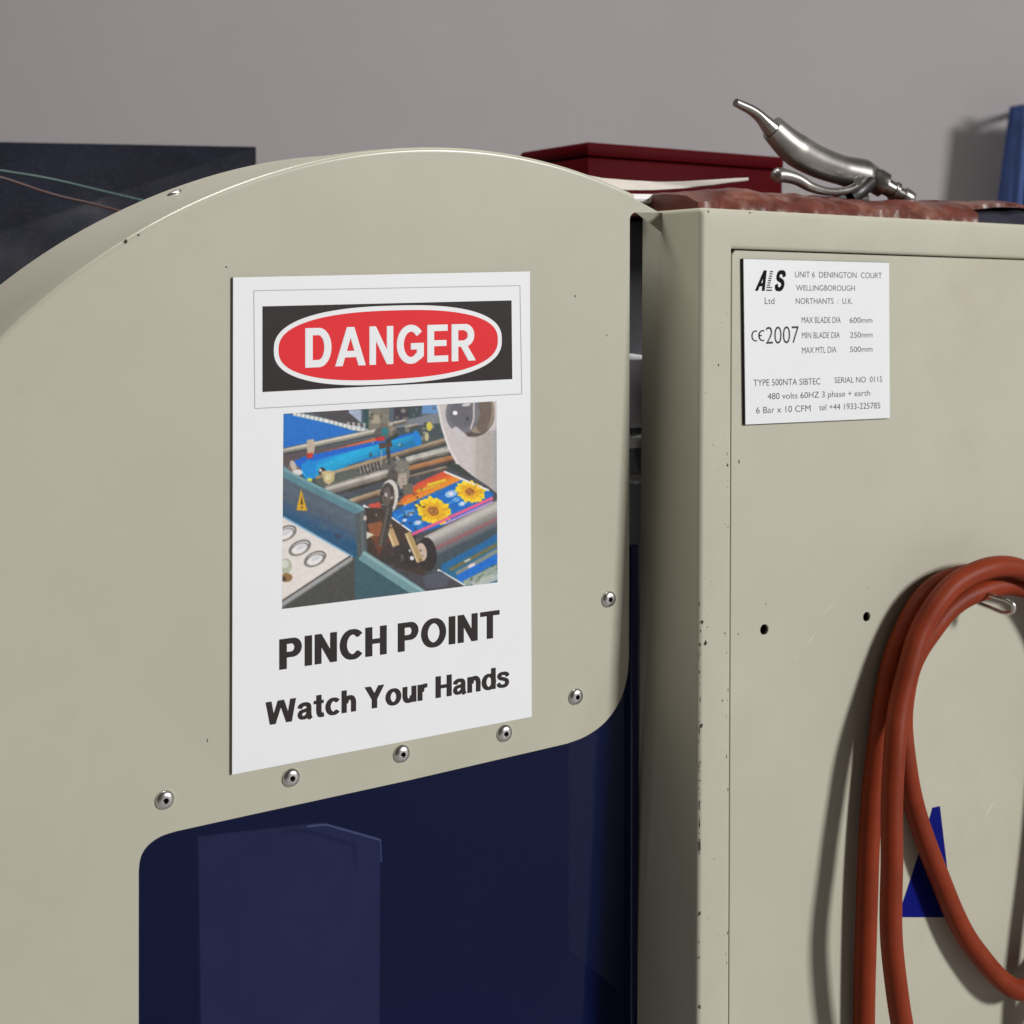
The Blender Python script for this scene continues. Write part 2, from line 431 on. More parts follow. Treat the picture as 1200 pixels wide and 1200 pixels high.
GL = {
 'I': (.205, [bar(0, 0, S_, 1)]),
 'P': (.78, [bar(0, 0, S_, 1), bar(S_, 1 - T_, .45, 1), bar(S_, .37, .45, .37 + T_), ring(.45, .685, .33, .315, S_, T_, -90, 90)]),
 'N': (.79, [bar(0, 0, .195, 1), bar(.595, 0, .79, 1), oneseg([(.195, 1), (.195, .66), (.595, 0), (.595, .34)])]),
 'C': (.83, [ring(.47, .5, .47, .517, S_, .18, 42, 318, 44)]),
 'H': (.79, [bar(0, 0, S_, 1), bar(.585, 0, .79, 1), bar(S_, .415, .585, .585)]),
 'O': (.98, [ring(.49, .5, .49, .517, .21, .175, 0, 360, 60)]),
 'T': (.78, [bar(0, .83, .78, 1), bar(.2875, 0, .4925, .83)]),
 'D': (.83, [bar(0, 0, S_, 1), bar(S_, 1 - T_, .42, 1), bar(S_, 0, .42, T_), ring(.42, .5, .41, .5, .21, T_, -90, 90, 34)]),
 'A': (1.0, [oneseg([(0, 0), (.22, 0), (.5, .76), (.61, 1), (.39, 1)]), oneseg([(1, 0), (.78, 0), (.5, .76), (.5, 1), (.61, 1)]), bar(.25, .22, .75, .385)]),
 'G': (.92, [ring(.48, .5, .48, .517, S_, .18, 40, 318, 44), bar(.49, .36, .92, .53), oneseg([(.70, .40), (.92, .40), (.92, .19), (.82, .10), (.70, .17)])]),
 'E': (.72, [bar(0, 0, S_, 1), bar(S_, .83, .70, 1), bar(S_, .425, .66, .585), bar(S_, 0, .72, .17)]),
 'R': (.86, [bar(0, 0, S_, 1), bar(S_, .835, .47, 1), bar(S_, .39, .47, .555), ring(.47, .695, .33, .305, S_, T_, -90, 90), oneseg([(.33, .40), (.56, .40), (.86, 0), (.615, 0)])]),
 'W': (1.36, [oneseg([(0, 1), (.21, 1), (.40, 0), (.20, 0)]), oneseg([(.22, 0), (.40, 0), (.68, .78), (.68, 1), (.565, 1)]), oneseg([(1.14, 0), (.96, 0), (.68, .78), (.68, 1), (.795, 1)]), oneseg([(1.36, 1), (1.15, 1), (.96, 0), (1.16, 0)])]),
 'Y': (.92, [oneseg([(0, 1), (.24, 1), (.565, .44), (.355, .40)]), oneseg([(.92, 1), (.68, 1), (.355, .44), (.565, .40)]), bar(.3575, 0, .5625, .44)]),
 'a': (.65, [ribbon([(.09, .50), (.13, .60), (.30, .665), (.47, .62), (.52, .50), (.52, .28), (.54, .10), (.60, .0)], .165), ribbon([(.50, .42), (.34, .385), (.15, .34), (.09, .20), (.18, .085), (.33, .085), (.47, .18), (.50, .30)], .15)]),
 't': (.44, [ribbon([(.22, .97), (.22, .60), (.22, .28), (.26, .12), (.33, .075), (.43, .09)], .19, 10), bar(0, .59, .42, .74)]),
 'c': (.66, [ring(.36, .37, .36, .39, .19, .155, 42, 318, 40)]),
 'h': (.65, [bar(0, 0, .19, 1), ribbon([(.17, .42), (.22, .58), (.36, .665), (.50, .60), (.555, .44), (.555, .25), (.555, 0)], .185)]),
 'o': (.74, [ring(.37, .37, .37, .39, .195, .155, 0, 360, 54)]),
 'u': (.65, [bar(.46, 0, .65, .74), ribbon([(.48, .30), (.42, .15), (.29, .075), (.15, .14), (.095, .30), (.095, .50), (.095, .74)], .185)]),
 'r': (.45, [bar(0, 0, .19, .74), ribbon([(.17, .40), (.21, .57), (.31, .66), (.44, .66)], .185)]),
 'n': (.65, [bar(0, 0, .19, .74), ribbon([(.17, .42), (.22, .58), (.36, .665), (.50, .60), (.555, .44), (.555, .25), (.555, 0)], .185)]),
 'd': (.70, [bar(.51, 0, .70, 1), ring(.36, .37, .36, .39, .19, .155, 0, 360, 50)]),
 's': (.62, [ribbon([(.57, .53), (.49, .635), (.33, .672), (.16, .64), (.10, .545), (.18, .45), (.34, .40), (.49, .33), (.535, .215), (.46, .10), (.30, .065), (.13, .10), (.045, .215)], .158)]),
 'S': (.82, [ribbon([(.74, .70), (.66, .86), (.43, .925), (.19, .88), (.105, .74), (.17, .60), (.42, .52), (.64, .43), (.715, .28), (.62, .13), (.41, .075), (.16, .13), (.07, .31)], .20)]),
}
def letters(name, text, P0, P1, cap0, cap1, frame, w0, m, parent, gap=.13, shear=0.0, space=.42, fat=.036):
    """lettering from P0 to P1 along the baseline (local uv), cap heights at both ends"""
    adv = []; x = 0
    for ch in text:
        if ch == ' ': x += space; continue
        adv.append((ch, x)); x += GL[ch][0] + gap
    W = x - gap; V = []; Fc = []
    for ch, x0, k, pc in [(ch, x0 + dx, k + 5 * j, pc) for j, dx in enumerate((-fat, 0, fat)) for ch, x0 in adv for k, pc in enumerate(GL[ch][1])]:
        if True:
            for qd in pc:
                b = len(V)
                for (gx, gy) in qd:
                    t = (x0 + gx + shear * gy) / W
                    u, v = lerp2(P0, P1, t); cap = cap0 + (cap1 - cap0) * t
                    V.append((u, v + gy * cap, w0 + k * 9e-6))
                Fc.append(tuple(range(b, b + len(qd))))
    o = mesh_obj(name, V, Fc, m, parent)
    bm = bmesh.new(); bm.from_mesh(o.data); bmesh.ops.remove_doubles(bm, verts=bm.verts, dist=1e-6)
    for f in bm.faces:
        f.normal_update()
        if f.normal.z < 0: f.normal_flip()
    bm.to_mesh(o.data); bm.free(); return o
def word(text, px0, px1, cap0px, cap1px, frame, w0, m, parent, **kw):
    a = frame.pix(*px0, w0); b = frame.pix(*px1, w0)
    return letters('lettering', text, a, b, frame.pix(px0[0], px0[1] - cap0px, w0)[1] - a[1], frame.pix(px1[0], px1[1] - cap1px, w0)[1] - b[1], frame, w0, m, parent, **kw)
word('DANGER', (358.2, 431), (557.2, 422.3), 46.4, 43, G, WS + 4 * LY, WHITE, hb, gap=.15, fat=.014)
word('PINCH POINT', (328.3, 785), (584.5, 746.8), 35.8, 32.0, G, WS + LY, PRINT_DARK, sign, gap=.175, space=.34)
word('Watch Your Hands', (312, 850.2), (596, 804.6), 27.2, 24.6, G, WS + LY, PRINT_DARK, sign, gap=.125, space=.36)

# --- the printed photograph, rasterised from drawn shapes into a fine colour grid
RW, RH = 600, 538
img = np.zeros((RH, RW, 3)); img[:] = (74, 78, 84)
yy, xx = np.mgrid[0:RH, 0:RW]; XX = xx * 2.0 + 1; YY = yy * 2.0 + 1
def inpoly(p):
    m = np.zeros((RH, RW), bool); p = np.asarray(p, float); j = len(p) - 1
    for i in range(len(p)):
        xi, yi = p[i]; xj, yj = p[j]
        c = ((yi > YY) != (yj > YY))
        with np.errstate(divide='ignore', invalid='ignore'):
            m ^= c & (XX < (xj - xi) * (YY - yi) / ((yj - yi) if yj != yi else 1e-9) + xi)
        j = i
    return m
def put(m, c, al=1.0): img[m] = img[m] * (1 - al) + np.array(c, float) * al
def pol(p, c, al=1.0): put(inpoly(p), c, al)
def grad(p, a, b, stops):
    m = inpoly(p); a = np.array(a, float); d = np.array(b, float) - a
    t = ((XX - a[0]) * d[0] + (YY - a[1]) * d[1]) / (d @ d)
    ts = [s[0] for s in stops]
    for k in range(3):
        if k == 0: st_ = np.interp(t, np.linspace(0, 1, 22), rng.normal(0, 4, 22))
        v = np.interp(t, ts, [s[1][k] for s in stops]) + st_; img[..., k][m] = v[m]
def lin(pts, wd, c, al=1.0, dash=None):
    for (a, b) in zip(pts[:-1], pts[1:]):
        a = np.array(a, float); b = np.array(b, float); d = b - a; L = np.hypot(*d)
        t = ((XX - a[0]) * d[0] + (YY - a[1]) * d[1]) / L; s = np.abs((XX - a[0]) * d[1] - (YY - a[1]) * d[0]) / L
        m = (t >= 0) & (t <= L) & (s <= wd / 2)
        if dash: m &= (t % dash) < dash * .5
        put(m, c, al)
def rod(a, b, wd, stops):
    a = np.array(a, float); b = np.array(b, float); d = b - a; L = np.hypot(*d)
    t = ((XX - a[0]) * d[0] + (YY - a[1]) * d[1]) / L; s = -((XX - a[0]) * d[1] - (YY - a[1]) * d[0]) / L / wd + .5
    m = (t >= 0) & (t <= L) & (s >= 0) & (s <= 1)
    st_ = np.interp(s, np.linspace(0, 1, 14), rng.normal(0, 16, 14)) + np.interp(t, np.linspace(0, L, 9), rng.normal(0, 9, 9))
    for k in range(3): img[..., k][m] = (np.interp(s, [q[0] for q in stops], [q[1][k] for q in stops]) + st_)[m]
def ell(c, rx, ry, colr, rot=0, hole=0, al=1.0, jag=0):
    a = math.radians(rot); dx = XX - c[0]; dy = YY - c[1]
    x = dx * math.cos(a) + dy * math.sin(a); y = -dx * math.sin(a) + dy * math.cos(a)
    r = np.sqrt((x / rx) ** 2 + (y / ry) ** 2)
    if jag:
        th_ = np.arctan2(y / ry, x / rx); f1, f2 = rng.uniform(0, 6, 2)
        r = r * (1 + jag * (.6 * np.sin(th_ * 17 + f1) + .6 * np.sin(th_ * 11 + f2) + .4 * np.sin(th_ * 5 + f1)))
    put((r <= 1) & (r >= hole), colr, al)
ste = [(0, (95, 88, 80)), (.25, (215, 208, 198)), (.5, (150, 142, 132)), (.75, (105, 95, 85)), (1, (60, 52, 46))]
# back of the press
pol([(92, 100), (850, 50), (900, 330), (92, 330)], (86, 98, 106))
for x0, y0, x1, y1, c in [(330, 85, 408, 165, (62, 46, 44)), (410, 85, 470, 185, (158, 172, 192)), (480, 80, 506, 190, (50, 82, 84)),
        (506, 78, 606, 190, (128, 122, 110)), (520, 110, 560, 150, (165, 155, 130)), (628, 70, 700, 135, (66, 60, 68)), (700, 68, 760, 130, (58, 74, 78)),
        (766, 60, 842, 105, (96, 140, 190)), (560, 150, 640, 215, (120, 105, 90)), (640, 150, 870, 250, (70, 82, 86))]:
    pol([(x0, y0), (x1, y0), (x1, y1), (x0, y1)], c)
pol([(620, 175), (700, 130), (842, 100), (850, 150), (700, 165)], (122, 126, 136))
rod((605, 158), (690, 138), 22, ste); rod((680, 172), (745, 156), 18, ste)
for k in range(60):
    x, y = rng.uniform(500, 860), rng.uniform(70, 240); g = rng.uniform(50, 190)
    ell((x, y), rng.uniform(4, 14), rng.uniform(4, 12), (g, g * .97, g * .88), al=.6)
ell((800, 165), 14, 22, (205, 190, 70)); ell((788, 215), 10, 22, (190, 180, 140))
# blue belt
pol([(92, 103), (150, 108), (300, 146), (430, 186), (515, 202), (300, 246), (92, 282)], (20, 112, 200))
pol([(215, 92), (400, 90), (490, 165), (400, 160), (300, 128)], (78, 74, 78))
lin([(140, 103), (300, 138), (430, 172), (510, 190)], 18, (175, 182, 180)); lin([(140, 103), (300, 138), (430, 172), (510, 190)], 18, (225, 225, 220), dash=22)
lin([(400, 158), (500, 165)], 30, (205, 205, 200), al=.7, dash=26)
# dark rail shadow, blue inking cylinder
pol([(92, 300), (330, 262), (560, 215), (560, 235), (200, 330), (120, 400), (92, 380)], (96, 84, 84))
lin([(330, 284), (555, 224)], 14, (205, 105, 60)); lin([(300, 286), (400, 262)], 10, (150, 90, 90))
pol([(120, 345), (190, 312), (560, 232), (720, 195), (750, 210), (750, 260), (420, 350), (280, 412), (205, 424), (165, 380)], (10, 100, 205))
grad([(180, 345), (560, 250), (735, 200), (752, 235), (745, 255), (600, 292), (420, 350), (280, 410), (210, 424), (180, 390)], (380, 280), (420, 370),
     [(0, (0, 134, 212)), (.35, (16, 172, 222)), (.7, (8, 156, 210)), (1, (0, 122, 176))])
ell((222, 375), 32, 48, (0, 140, 215), rot=-10); ell((742, 225), 18, 40, (0, 130, 210), rot=-15)
ell((140, 385), 40, 34, (120, 104, 98)); ell((160, 388), 26, 14, (214, 205, 202)); ell((140, 355), 14, 26, (190, 178, 168), rot=-20)
ell((280, 385), 18, 22, (70, 60, 64)); ell((272, 378), 6, 8, (220, 220, 225))
# rails
rod((92, 288), (548, 190), 34, [(0, (120, 110, 100)), (.25, (220, 214, 200)), (.55, (175, 168, 152)), (.8, (110, 112, 110)), (1, (60, 62, 66))])
pol([(205, 232), (240, 226), (246, 262), (240, 300), (208, 304)], (186, 170, 150)); pol([(205, 296), (236, 292), (236, 318), (206, 322)], (196, 62, 40))
ell((565, 205), 34, 36, (96, 92, 88)); ell((585, 190), 18, 22, (40, 120, 130)); pol([(535, 222), (580, 214), (584, 232), (545, 236)], (205, 40, 55))
rod((250, 424), (895, 232), 34, [(0, (205, 190, 160)), (.3, (160, 135, 105)), (.6, (112, 100, 88)), (1, (62, 62, 54))])
pol([(240, 430), (330, 395), (420, 372), (520, 400), (330, 470), (300, 470)], (92, 98, 90))
rod((300, 482), (640, 384), 58, ste); rod((690, 334), (905, 280), 40, [(0, (190, 185, 172)), (.4, (205, 202, 192)), (.8, (130, 120, 110)), (1, (80, 70, 62))])
rod((690, 376), (925, 316), 30, [(0, (190, 130, 80)), (.5, (160, 105, 65)), (1, (60, 48, 42))]); rod((690, 412), (945, 346), 28, [(0, (60, 50, 46)), (.4, (140, 126, 112)), (1, (70, 62, 56))])
pol([(870, 352), (950, 345), (1040, 420), (960, 400)], (58, 66, 64))
rod((415, 534), (570, 484), 32, [(0, (175, 150, 120)), (.5, (135, 110, 85)), (1, (70, 60, 50))])
lin([(462, 378), (580, 346)], 38, (70, 62, 62)); lin([(462, 378), (580, 346)], 38, (140, 130, 122), dash=17)
pol([(276, 384), (322, 378), (342, 392), (338, 430), (312, 448), (290, 436)], (196, 176, 128)); pol([(290, 395), (328, 392), (322, 420), (300, 430)], (216, 200, 155))
ell((220, 424), 12, 9, (212, 220, 60))
# printed sheet
grad([(640, 545), (740, 440), (872, 380), (965, 422), (900, 455), (700, 545)], (760, 430), (800, 510), [(0, (206, 66, 56)), (.4, (226, 100, 40)), (.75, (236, 150, 34)), (1, (232, 120, 30))])
lin([(790, 450), (880, 425)], 12, (226, 200, 40)); lin([(740, 480), (850, 448)], 12, (214, 170, 40))
pol([(590, 595), (700, 540), (965, 420), (1112, 490), (1100, 525), (850, 655), (720, 688)], (14, 108, 196))
for x, y, s in [(705, 585, 26), (745, 632, 22), (905, 492, 30), (960, 540, 20), (680, 620, 14), (930, 520, 18), (820, 640, 14)]:
    ell((x, y), s, s * .55, (170, 205, 235), rot=-15, al=.85); ell((x, y), s * .4, s * .3, (235, 215, 225))
lin([(640, 610), (740, 560)], 9, (60, 150, 220)); lin([(850, 560), (960, 505)], 9, (60, 150, 220))
for cx, cy, rx, ry in [(822, 575, 84, 62), (1000, 482, 72, 50)]:
    ell((cx, cy), rx, ry, (250, 212, 36), rot=20, jag=.09); ell((cx - 4, cy), rx * .62, ry * .62, (236, 176, 26), rot=20, jag=.06); ell((cx - 4, cy), rx * .34, ry * .36, (190, 120, 50), rot=20)
    ell((cx, cy + 3), rx * .18, ry * .2, (205, 150, 80), rot=20)
lin([(715, 690), (1108, 512)], 15, (232, 92, 140)); lin([(870, 640), (1108, 530)], 9, (190, 150, 215))
lin([(872, 384), (1090, 476)], 9, (232, 230, 228)); lin([(600, 598), (712, 678)], 13, (228, 230, 232))
pol([(500, 545), (560, 530), (590, 575), (540, 580)], (205, 80, 62)); lin([(480, 548), (590, 604)], 10, (225, 222, 220))
for cx, cy, rx, ry in [(822, 575, 84, 62), (1000, 482, 72, 50)]:
    for k in range(46):
        a = rng.uniform(0, 6.28); r0, r1 = rng.uniform(.32, .5), rng.uniform(.75, 1.0)
        lin([(cx + rx * r0 * math.cos(a), cy + ry * r0 * math.sin(a)), (cx + rx * r1 * math.cos(a), cy + ry * r1 * math.sin(a))], rng.uniform(3, 7), (lambda g: (g, g * .74, 24))(rng.uniform(190, 255)), al=.6)
    for k in range(40):
        a = rng.uniform(0, 6.28); r0 = rng.uniform(0, .34); ell((cx + rx * r0 * math.cos(a), cy + ry * r0 * math.sin(a)), 5, 4, (lambda g: (g, g * .62, g * .25))(rng.uniform(110, 215)), al=.7)
for k in range(70):
    x, y = rng.uniform(600, 1090), rng.uniform(440, 680)
    if np.allclose(img[int(y / 2), int(x / 2)], (14, 108, 196), atol=3):
        ell((x, y), rng.uniform(5, 22), rng.uniform(3, 9), (lambda g: (g * .25, g * .66, g))(rng.uniform(150, 245)), rot=rng.uniform(-50, 10), al=.55)
# roller
grad([(775, 700), (1135, 520), (1135, 690), (860, 850), (800, 850), (770, 770)], (900, 600), (965, 735),
     [(0, (120, 116, 116)), (.18, (150, 142, 136)), (.35, (196, 190, 182)), (.5, (160, 154, 148)), (.68, (132, 126, 124)), (.74, (160, 90, 96)), (.82, (112, 108, 112)), (1, (70, 84, 92))])
pol([(850, 862), (1135, 680), (1135, 925), (965, 938)], (40, 108, 146))
for a, b, wd, c in [((860, 850), (1135, 700), 26, (30, 104, 160)), ((900, 862), (1135, 735), 18, (112, 110, 78)), ((930, 880), (1135, 765), 20, (130, 140, 132)),
                    ((940, 905), (1135, 800), 38, (20, 110, 205)), ((970, 930), (1135, 850), 34, (150, 162, 152)), ((1010, 935), (1135, 890), 34, (176, 182, 176))]:
    lin([a, b], wd, c)
for k in range(40):
    x = rng.uniform(960, 1130); y = 925 - (x - 960) * .5 + rng.uniform(-10, 40); g = rng.uniform(80, 200); ell((x, y), rng.uniform(4, 10), rng.uniform(3, 6), (g * .9, g, g * .85), rot=-30, al=.7)
ell((1005, 840), 20, 8, (225, 205, 215), rot=-25); ell((985, 815), 18, 5, (190, 200, 195), rot=-25)
lin([(840, 862), (972, 938)], 13, (226, 228, 232))
# paper reel
pol([(838, 40), (1140, 40), (1140, 500), (1085, 455), (1010, 405), (935, 345), (890, 260), (858, 160)], (197, 188, 186))
grad([(1000, 200), (1140, 180), (1140, 500), (1085, 455), (1010, 405)], (960, 300), (1130, 300), [(0, (197, 188, 186)), (.55, (178, 170, 162)), (.85, (172, 162, 156)), (1, (158, 164, 172))])
lin([(842, 60), (862, 165), (893, 262), (938, 348)], 12, (216, 210, 208))
ell((1010, 105), 106, 112, (92, 82, 76), rot=6); ell((1040, 95), 76, 104, (150, 134, 116), rot=6); ell((1062, 100), 40, 96, (112, 96, 84), rot=6)
ell((962, 100), 82, 100, (116, 114, 120), rot=4); ell((962, 98), 60, 74, (104, 102, 108), rot=4); ell((925, 100), 12, 10, (235, 235, 238)); ell((985, 128), 9, 9, (70, 70, 76))
lin([(1016, 45), (1015, 130), (1000, 180)], 8, (200, 190, 186)); ell((980, 60), 22, 8, (205, 196, 196), rot=-10)
pol([(900, 180), (930, 165), (985, 210), (950, 225)], (196, 188, 190))
# gearbox and arms
pol([(470, 560), (560, 560), (605, 602), (712, 680), (800, 850), (770, 890), (650, 856), (490, 800)], (72, 58, 50))
pol([(500, 640), (590, 618), (625, 700), (520, 712)], (146, 88, 56)); pol([(520, 700), (620, 690), (620, 790), (560, 800)], (110, 66, 46)); pol([(490, 672), (532, 690), (496, 712)], (206, 200, 176))
ell((640, 790), 80, 70, (62, 56, 54), al=.8); ell((715, 790), 60, 60, (58, 52, 50))
for k in range(30): ell((rng.uniform(620, 780), rng.uniform(700, 860)), rng.uniform(4, 12), rng.uniform(4, 12), (lambda g: (g, g * .95, g * .9))(rng.uniform(35, 110)), al=.8)
lin([(598, 640), (640, 745)], 34, (188, 156, 112)); lin([(590, 645), (626, 745)], 8, (225, 205, 160)); ell((790, 785), 46, 82, (54, 48, 46), rot=-6); ell((762, 775), 26, 44, (200, 178, 160), rot=-8)
lin([(694, 680), (756, 822)], 32, (178, 148, 98)); lin([(686, 685), (742, 822)], 8, (216, 196, 146)); ell((716, 804), 10, 10, (222, 222, 228)); ell((705, 768), 6, 7, (190, 190, 190))
pol([(610, 330), (700, 330), (706, 400), (690, 460), (640, 450), (600, 380)], (128, 122, 112)); pol([(642, 410), (690, 390), (690, 460), (660, 470)], (176, 160, 146))
pol([(668, 450), (720, 440), (722, 492), (676, 500)], (112, 104, 92)); ell((622, 410), 26, 40, (92, 84, 80)); ell((605, 350), 40, 26, (104, 98, 94))
lin([(600, 230), (604, 350)], 18, (66, 66, 66)); lin([(556, 262), (620, 250)], 26, (84, 66, 60)); lin([(590, 240), (650, 205)], 16, (50, 62, 60)); lin([(568, 280), (568, 350)], 5, (190, 180, 160))
ell((606, 505), 44, 82, (205, 200, 192), rot=4); ell((596, 512), 36, 74, (74, 66, 62), rot=4); ell((594, 505), 22, 46, (104, 94, 88), rot=4); ell((590, 500), 7, 14, (190, 186, 180))
lin([(606, 560), (572, 745)], 38, (74, 68, 62)); lin([(600, 560), (562, 745)], 9, (104, 98, 92))
for k in range(150):
    x, y = rng.uniform(500, 780), rng.uniform(200, 860)
    if abs((x - 500) * .95 - (y - 330)) > 240: continue
    g = rng.choice([rng.uniform(25, 70), rng.uniform(60, 120), rng.uniform(150, 225)], p=[.5, .35, .15])
    ell((x, y), rng.uniform(3, 11), rng.uniform(2, 8), (g, g * .94, g * .86), rot=rng.uniform(-60, 60), al=.6)
for k in range(80):
    x, y = rng.uniform(250, 900), rng.uniform(230, 520)
    if abs(y - (440 - (x - 250) * .3)) < 70:
        g = rng.choice([40, 60, 190, 215]); lin([(x, y), (x + rng.uniform(10, 50), y - rng.uniform(2, 14))], rng.uniform(2, 5), (g, g * .95, g * .88), al=.3)
# blue grey side frame
pol([(92, 350), (130, 392), (300, 470), (484, 556), (488, 582), (432, 600), (92, 440)], (92, 136, 146))
lin([(95, 372), (300, 480), (484, 568)], 14, (126, 166, 170), al=.7)
grad([(92, 412), (432, 588), (492, 582), (500, 790), (450, 808), (92, 610)], (180, 470), (120, 600), [(0, (92, 106, 118)), (.5, (84, 98, 114)), (.8, (60, 94, 124)), (1, (38, 88, 128))])
lin([(92, 590), (450, 792)], 30, (36, 88, 124)); pol([(440, 590), (492, 570), (500, 790), (450, 800)], (84, 92, 94)); lin([(472, 580), (478, 790)], 10, (104, 108, 106))
for k in range(50): ell((rng.uniform(100, 440), rng.uniform(470, 720)), 26, 18, (lambda g: (g * .9, g, g * 1.1))(rng.uniform(85, 118)), al=.12)
pol([(178, 468), (208, 574), (156, 572)], (216, 164, 34)); pol([(181, 500), (188, 545), (176, 545)], (70, 54, 20)); ell((182, 558), 5, 5, (70, 54, 20))
lin([(346, 684), (352, 704)], 7, (70, 50, 56)); lin([(364, 686), (368, 706)], 7, (70, 50, 56)); ell((488, 610), 8, 12, (190, 180, 170))
# control desk
pol([(85, 602), (430, 800), (85, 1030)], (221, 213, 206)); lin([(92, 604), (428, 798)], 10, (150, 190, 215), al=.8)
for cx, cy in [(103, 684), (172, 754), (246, 808)]:
    ell((cx, cy), 58, 34, (112, 108, 104), rot=-27, hole=.78); ell((cx + 4, cy - 3), 44, 23, (226, 222, 220), rot=-27); ell((cx - 2, cy + 6), 50, 27, (132, 128, 124), rot=-27, hole=.82); ell((cx + 6, cy - 4), 26, 10, (190, 192, 202), rot=-27, al=.6)
ell((104, 842), 30, 36, (176, 180, 160)); ell((98, 832), 20, 20, (206, 208, 194)); ell((108, 898), 28, 22, (150, 116, 72)); ell((96, 905), 10, 14, (92, 66, 56))
pol([(80, 1060), (424, 800), (448, 806), (448, 1020)], (78, 78, 74)); pol([(440, 798), (492, 800), (780, 985), (440, 1010)], (62, 94, 104))
lin([(80, 1030), (424, 800)], 26, (158, 158, 156)); lin([(80, 1016), (420, 792)], 8, (84, 76, 74)); lin([(80, 1052), (424, 820)], 6, (96, 96, 94))
pol([(498, 790), (640, 850), (770, 890), (850, 866), (972, 940), (780, 975), (700, 930)], (76, 74, 80)); pol([(770, 890), (862, 870), (900, 900), (880, 945), (780, 950)], (86, 88, 100))
lin([(470, 788), (770, 985)], 52, (112, 150, 154)); lin([(478, 778), (778, 972)], 14, (140, 172, 174))
# slight print softness, paper veil
for sc_ in (3, 9, 27):
    nz_ = rng.normal(0, .25, (RH // sc_ + 2, RW // sc_ + 2, 3)) + rng.normal(0, 1.4, (RH // sc_ + 2, RW // sc_ + 2, 1))
    img += np.kron(nz_, np.ones((sc_, sc_, 1)))[:RH, :RW] * {3: 2.2, 9: .8, 27: .4}[sc_]
for k in range(2):
    p = np.pad(img, ((1, 1), (1, 1), (0, 0)), 'edge'); img = (p[:-2, 1:-1] + p[2:, 1:-1] + p[1:-1, :-2] + p[1:-1, 2:] + 2 * p[1:-1, 1:-1]) / 6
img = img.mean(2, keepdims=True) * .08 + img * .92
img = img + (img - 128) * .12
img = np.clip(img * .95 + 4 + rng.normal(0, 3, img.shape), 0, 255)
gx, gy = 300, 256
src = np.array([(0, 0), (1, 0), (1, 1), (0, 1)], float); dst = np.array([(92, 103), (1125, 42), (1130, 920), (85, 1050)], float)
Am = []; Bm = []
for (s, t), (x, y) in zip(src, dst):
    Am += [[s, t, 1, 0, 0, 0, -s * x, -t * x], [0, 0, 0, s, t, 1, -s * y, -t * y]]; Bm += [x, y]
Hm = np.append(np.linalg.solve(np.array(Am), np.array(Bm)), 1).reshape(3, 3)
S, T = np.meshgrid(np.linspace(0, 1, gx), np.linspace(0, 1, gy))
Q = np.stack([S.ravel(), T.ravel(), np.ones(S.size)]); Q = Hm @ Q; zx, zy = Q[0] / Q[2], Q[1] / Q[2]
ix = np.clip(zx / 2, 0, RW - 1.01); iy = np.clip(zy / 2, 0, RH - 1.01); x0 = ix.astype(int); y0 = iy.astype(int); fx = (ix - x0)[:, None]; fy = (iy - y0)[:, None]
cc = (img[y0, x0] * (1 - fx) + img[y0, x0 + 1] * fx) * (1 - fy) + (img[y0 + 1, x0] * (1 - fx) + img[y0 + 1, x0 + 1] * fx) * fy
cc = s2l(cc)
pq = [G.pix(310 + x / 4.138, 460 + y / 4.138, WS + LY) for x, y in dst]
Am = []; Bm = []
V = []
uvs = np.array([G.pix(310 + a / 4.138, 460 + b / 4.138, WS + LY) for a, b in zip(zx, zy)])
V = [(a, b, WS + LY) for a, b in uvs]
Fc = [(j * gx + i, (j + 1) * gx + i, (j + 1) * gx + i + 1, j * gx + i + 1) for j in range(gy - 1) for i in range(gx - 1)]
PM = mat('photo_print', (.5, .5, .5, 1), .45, spec=.35)
ca = PM.node_tree.nodes.new('ShaderNodeVertexColor'); ca.layer_name = 'ink'
PM.node_tree.links.new(ca.outputs['Color'], PM.node_tree.nodes['Principled BSDF'].inputs['Base Color'])
pp = mesh_obj('printed_photograph', V, Fc, PM, sign)
at = pp.data.color_attributes.new('ink', 'FLOAT_COLOR', 'POINT')
at.data.foreach_set('color', np.c_[cc, np.ones(len(cc))].astype(np.float32).ravel())
pp['label'] = 'colour print of a printing press with sunflower sheets'

# ------------------------------------------------------------------ control cabinet
cab = thing('control_cabinet', 'beige metal control cabinet with chipped edges and recessed door', 'cabinet', C)
CW = C.pix(1420, 500)[0]; CD = .081
floor_v = -(C.o.z) / C.e2.z
b = C.pix(857.5, 600)[0]; bt = -C.pix(858, 291.5)[1]
# frame: profile swept round the front opening
rO, rI = .0042, .0036
def frame_ring(t, tv, ww, rr):
    """rounded rectangle inset by t at the sides and tv at the top and bottom"""
    x0, x1, y1, y0 = t, CW - t, -tv, floor_v + .02 + tv; P = []
    for cx, cy, a0 in ((x0 + rr, y1 - rr, 180), (x1 - rr, y1 - rr, 90), (x1 - rr, y0 + rr, 0), (x0 + rr, y0 + rr, 270)):
        for k in range(6):
            a = math.radians(a0 - k * 18); P.append((cx + rr * math.cos(a), cy + rr * math.sin(a), ww))
    return P
rings = [frame_ring(0, 0, -CD, .004), frame_ring(0, 0, -rO, .004)]
for a in np.linspace(0, math.pi / 2, 7)[1:]:
    o = rO * (1 - math.cos(a)); rings.append(frame_ring(o, o, -rO + rO * math.sin(a), .004))
for a in np.linspace(0, math.pi / 2, 6):
    o = rI * math.sin(a); rings.append(frame_ring(b - rI + o, bt - rI + o, -rI + rI * math.cos(a), .001))
rings.append(frame_ring(b, bt, -.012, .001))
V = [p for r in rings for p in r]; m_ = len(rings[0]); Fc = []
